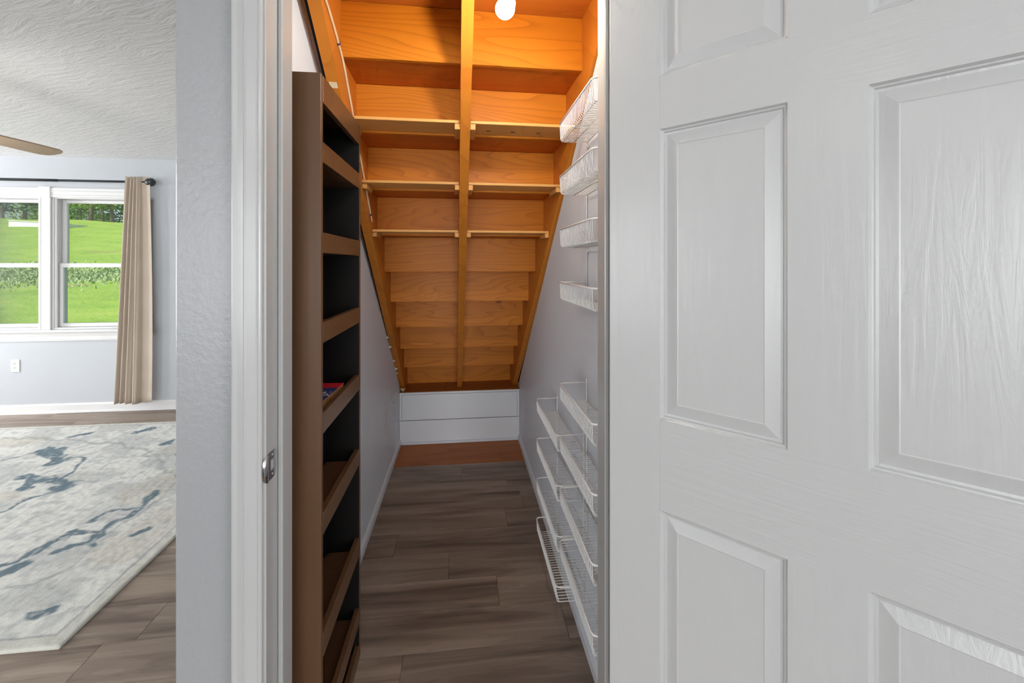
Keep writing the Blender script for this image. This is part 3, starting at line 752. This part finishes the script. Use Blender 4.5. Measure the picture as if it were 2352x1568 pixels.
blend((.58, .53, .43), np.clip((vnoise(.30, 12) - .66) * 5, 0, .45))
for pts_, wd in (([(-1.968, 2.096), (-1.807, 2.103), (-1.79, 2.3), (-1.789, 2.912), (-1.80, 3.8)], .008), ([(-3.67, 3.908), (-2.928, 3.762), (-2.381, 3.554), (-1.915, 3.094)], .012)):
    blend((.33, .36, .36), np.clip(1.4 - dpoly(pts_) / wd, 0, .55))
for key, (pts_, wd) in PAT.items():
    d = dpoly(pts_); m = np.clip((wd * (.75 + .7 * vnoise(.03, 20)) - d) / .006, 0, 1) * (.55 + .45 * (vnoise(.02, 21) > .3))
    blend((.125, .195, .24), m)
edge = np.minimum(np.minimum(gx - RX0, RX1 - gx), np.minimum(gy - RY0, RY1 - gy))
blend((.30, .32, .33), ((edge > .050) & (edge < .062)) * .7); blend((.70, .69, .62), (edge < .048) * 1.0)
gz = RT + (vnoise(.012, 30) - .5) * .0045 + (vnoise(.05, 31) - .5) * .003; gz = np.where(edge < .008, RT * .75, gz)
V = np.stack([gx, gy, gz], -1).reshape(-1, 3); n0 = len(V)
idx = np.arange((nx + 1) * (ny + 1)).reshape(ny + 1, nx + 1)
quads = np.stack([idx[:-1, :-1], idx[:-1, 1:], idx[1:, 1:], idx[1:, :-1]], -1).reshape(-1, 4)
loop = list(idx[0, :]) + list(idx[1:, -1]) + list(idx[-1, -2::-1]) + list(idx[-2:0:-1, 0])
low = [(*V[i][:2], .0006) for i in loop]; Vl = V.tolist() + low
Fq = quads.tolist() + [[loop[i], n0 + i, n0 + (i + 1) % len(loop), loop[(i + 1) % len(loop)]] for i in range(len(loop))]
rug = mesh_obj('rug', Vl, Fq, None, None, True)
ca = rug.data.color_attributes.new('print', 'FLOAT_COLOR', 'POINT')
cols = np.ones((len(Vl), 4)); cols[:n0, :3] = base.reshape(-1, 3); cols[n0:, :3] = (.55, .54, .48); ca.data.foreach_set('color', cols.ravel())
k = NT('woven_rug'); at = k.n('Attribute', attribute_name='print'); v = k.coords((1, 1, 1), rnd=False); n = k.noise(v, 300, 3, .6)
c = k.mix(k.math('MULTIPLY', n, .35), at.outputs['Color'], (.42, .42, .40, 1)); k.set(c, .95, 0, .1); k.bump(n, .5, .004); rug.data.materials.append(k.m)
tag(rug, 'cream and slate blue patterned area rug on the living room floor', 'rug')

# ================================================================== OUTSIDE
def hz(x, y):
    b = -.35 if y < 8 else -.35 + (min(y, 40) - 8) * .168 + max(0, y - 40) * .012
    return b + .10 * sin(x * .31 + y * .17) + .06 * sin(x * .9 - y * .5)
V, F = [], []; hx = np.linspace(-75, 5, 110); hyv = np.concatenate([np.linspace(4.9, 45, 90), np.linspace(46, 90, 24)])
for y in hyv:
    for x in hx: V.append((x, y, hz(x, y)))
for j in range(len(hyv) - 1):
    for i in range(len(hx) - 1):
        a = j * len(hx) + i; F.append((a, a + 1, a + len(hx) + 1, a + len(hx)))
hill = mesh_obj('ground', V, F, None, None, True)
k = NT('meadow_grass'); v = k.coords((1, 1, 1), rnd=False)
mpp = k.n('Mapping'); mpp.inputs['Scale'].default_value = (.5, 1.2, 1); k.l(v, mpp.inputs['Vector'])
a = k.noise(mpp.outputs[0], 1.1, 6, .68); b = k.noise(v, 4, 5, .75); d = k.noise(mpp.outputs[0], .35, 3, .5)
c = k.ramp(a, [(.30, (.20, .33, .05)), (.5, (.33, .47, .075)), (.68, (.47, .55, .12))])
c = k.mix(k.math('MULTIPLY', b, .6), c, (.24, .42, .08, 1))
c = k.mix(k.math('MULTIPLY', k.math('GREATER_THAN', d, .66), .6), c, (.36, .25, .15, 1))
k.set(c, .9, 0, .1); k.bump(b, .8, .15); hill.data.materials.append(k.m)
struct(hill, 'bright green grassy hillside outside the window', 'ground')

M['bark'] = plain('tree_bark', (.20, .165, .125), .9, var=.3, vscale=9)
def leafmat(nm, c0, c1):
    k = NT(nm); v = k.coords(); n = k.noise(v, .8, 3, .6); k.set(k.mix(n, (*c0, 1), (*c1, 1)), .7, 0, .2)
    k.b.inputs['Transmission Weight'].default_value = 0; return k.m
M['leaf'] = [leafmat('leaves_a', (.09, .19, .03), (.28, .42, .10)), leafmat('leaves_b', (.06, .13, .04), (.16, .28, .09))]
def tree(x, y, h, r, mat, label, nleaf, low, trunk=.16, zc_=None):
    z0 = hz(x, y) - .1; t = tag(empty('tree', (x, y, z0)), label, 'tree', 'trees on the hilltop'); rn_ = random.Random(int(x * 100 + y))
    V, F = [], []; lean = rn_.uniform(-.2, .2)
    for i in range(8):
        zz_ = h * .8 * i / 7; rr = trunk * (1.25 if i == 0 else 1 - .07 * i)
        for j in range(9): V.append((lean * zz_ / h * 2 + rr * cos(2 * pi * j / 9), rr * sin(2 * pi * j / 9), zz_))
    for i in range(7):
        for j in range(9): F.append((i * 9 + j, i * 9 + (j + 1) % 9, (i + 1) * 9 + (j + 1) % 9, (i + 1) * 9 + j))
    mesh_obj('trunk', V, F, M['bark'], t, True)
    V, F = [], []; cl = [(rn_.uniform(-r, r), rn_.uniform(-r * .7, r * .7), rn_.uniform(low, h)) for _ in range(26)]
    for _ in range(nleaf):
        cx_, cy_, cz_ = cl[rn_.randrange(26)]; q = Vector((rn_.gauss(cx_, r * .22), rn_.gauss(cy_, r * .22), max(low, rn_.gauss(cz_, .45))))
        a1 = Vector((rn_.uniform(-1, 1), rn_.uniform(-1, 1), rn_.uniform(-.6, .6))).normalized(); a2 = a1.cross(Vector((rn_.uniform(-1, 1), rn_.uniform(-1, 1), rn_.uniform(-1, 1)))).normalized()
        s = rn_.uniform(.10, .22); i0 = len(V); V += [q - a1 * s, q + a2 * s * .55, q + a1 * s, q - a2 * s * .55]; F.append((i0, i0 + 1, i0 + 2, i0 + 3))
    o = mesh_obj('foliage', V, F, mat, t); o['kind'] = 'stuff'
tree(-41.12, 44, 6, 2.3, M['leaf'][1], 'dark spreading tree at the left edge of the left window', 2600, 1.4, .15)
tree(-41.16, 46, 9, 1.9, M['leaf'][1], 'tree with a pale thick trunk above the white trailer', 1500, 2.0, .16)
tree(-50.51, 58, 6, 2.2, M['leaf'][0], 'low leafy tree just left of the window mullion', 2200, .9, .14)
tree(-49.63, 60, 8, 3.5, M['leaf'][0], 'tree hidden mostly by the window mullion', 2500, .9, .18)
tree(-43.43, 55, 8, 3.0, M['leaf'][0], 'tree seen at the left edge of the right window', 4200, 1.0, .16)
tree(-34.72, 45, 9, 2.2, M['leaf'][0], 'tree with the thickest brown trunk in the right window', 2200, 1.9, .19)
tree(-35.18, 47, 8, 2.2, M['leaf'][0], 'thin pale-trunked tree in the middle of the right window', 2400, 1.8, .10)
tree(-32.9, 45, 9, 2.0, M['leaf'][0], 'grey-trunked tree near the curtain in the right window', 2400, 1.7, .15)
tree(-42.46, 60, 6, 3.0, M['leaf'][1], 'low tree seen beside the curtain edge', 3000, .7, .16)
# plain white box on the slope
tx0, tx1, ty = -30.48, -27.14, 33.0  # plain white box set into the slope
tr = tag(empty('white_oblong', ((tx0 + tx1) / 2, ty, hz((tx0 + tx1) / 2, ty))), 'long white trailer half sunk in the grass, seen through the left window', 'oblong')
M['tr_white'] = plain('oblong_white', (.9, .9, .9), .5, var=.01)
zt = 4.36 - tr.location.z; hw = (tx1 - tx0) / 2
prism('body', [(-hw, -.6), (hw, -.6), (hw, zt - .22), (-hw, zt - .02)], 'y', 0, 2.2, M['tr_white'], tr)
prism('roof', [(-hw - .04, zt - .018), (hw + .04, zt - .218), (hw + .04, zt - .18), (-hw - .04, zt + .02)], 'y', -.05, 2.25, M['tr_white'], tr)
# weedy strip across the meadow
V, F = [], []; rw = random.Random(8)
for _ in range(9000):
    x = rw.uniform(-21, -9); y = rw.gauss(16.7, .9); q = Vector((x, y, hz(x, y))); h_ = rw.uniform(.03, .12); s = rw.uniform(.015, .045); an = rw.uniform(0, pi); dv = Vector((cos(an), sin(an), 0)) * s
    tip = q + Vector((rw.gauss(0, .06), rw.gauss(0, .06), h_)); i0 = len(V); V += [q - dv, q + dv, tip + dv * .4, tip - dv * .4]; F.append((i0, i0 + 1, i0 + 2, i0 + 3))
M['weed'] = leafmat('weeds', (.26, .38, .13), (.46, .54, .30))
wd_ = mesh_obj('weeds', V, F, M['weed']); tag(wd_, 'strip of grey-green weeds crossing the meadow', 'weeds', kind='stuff')
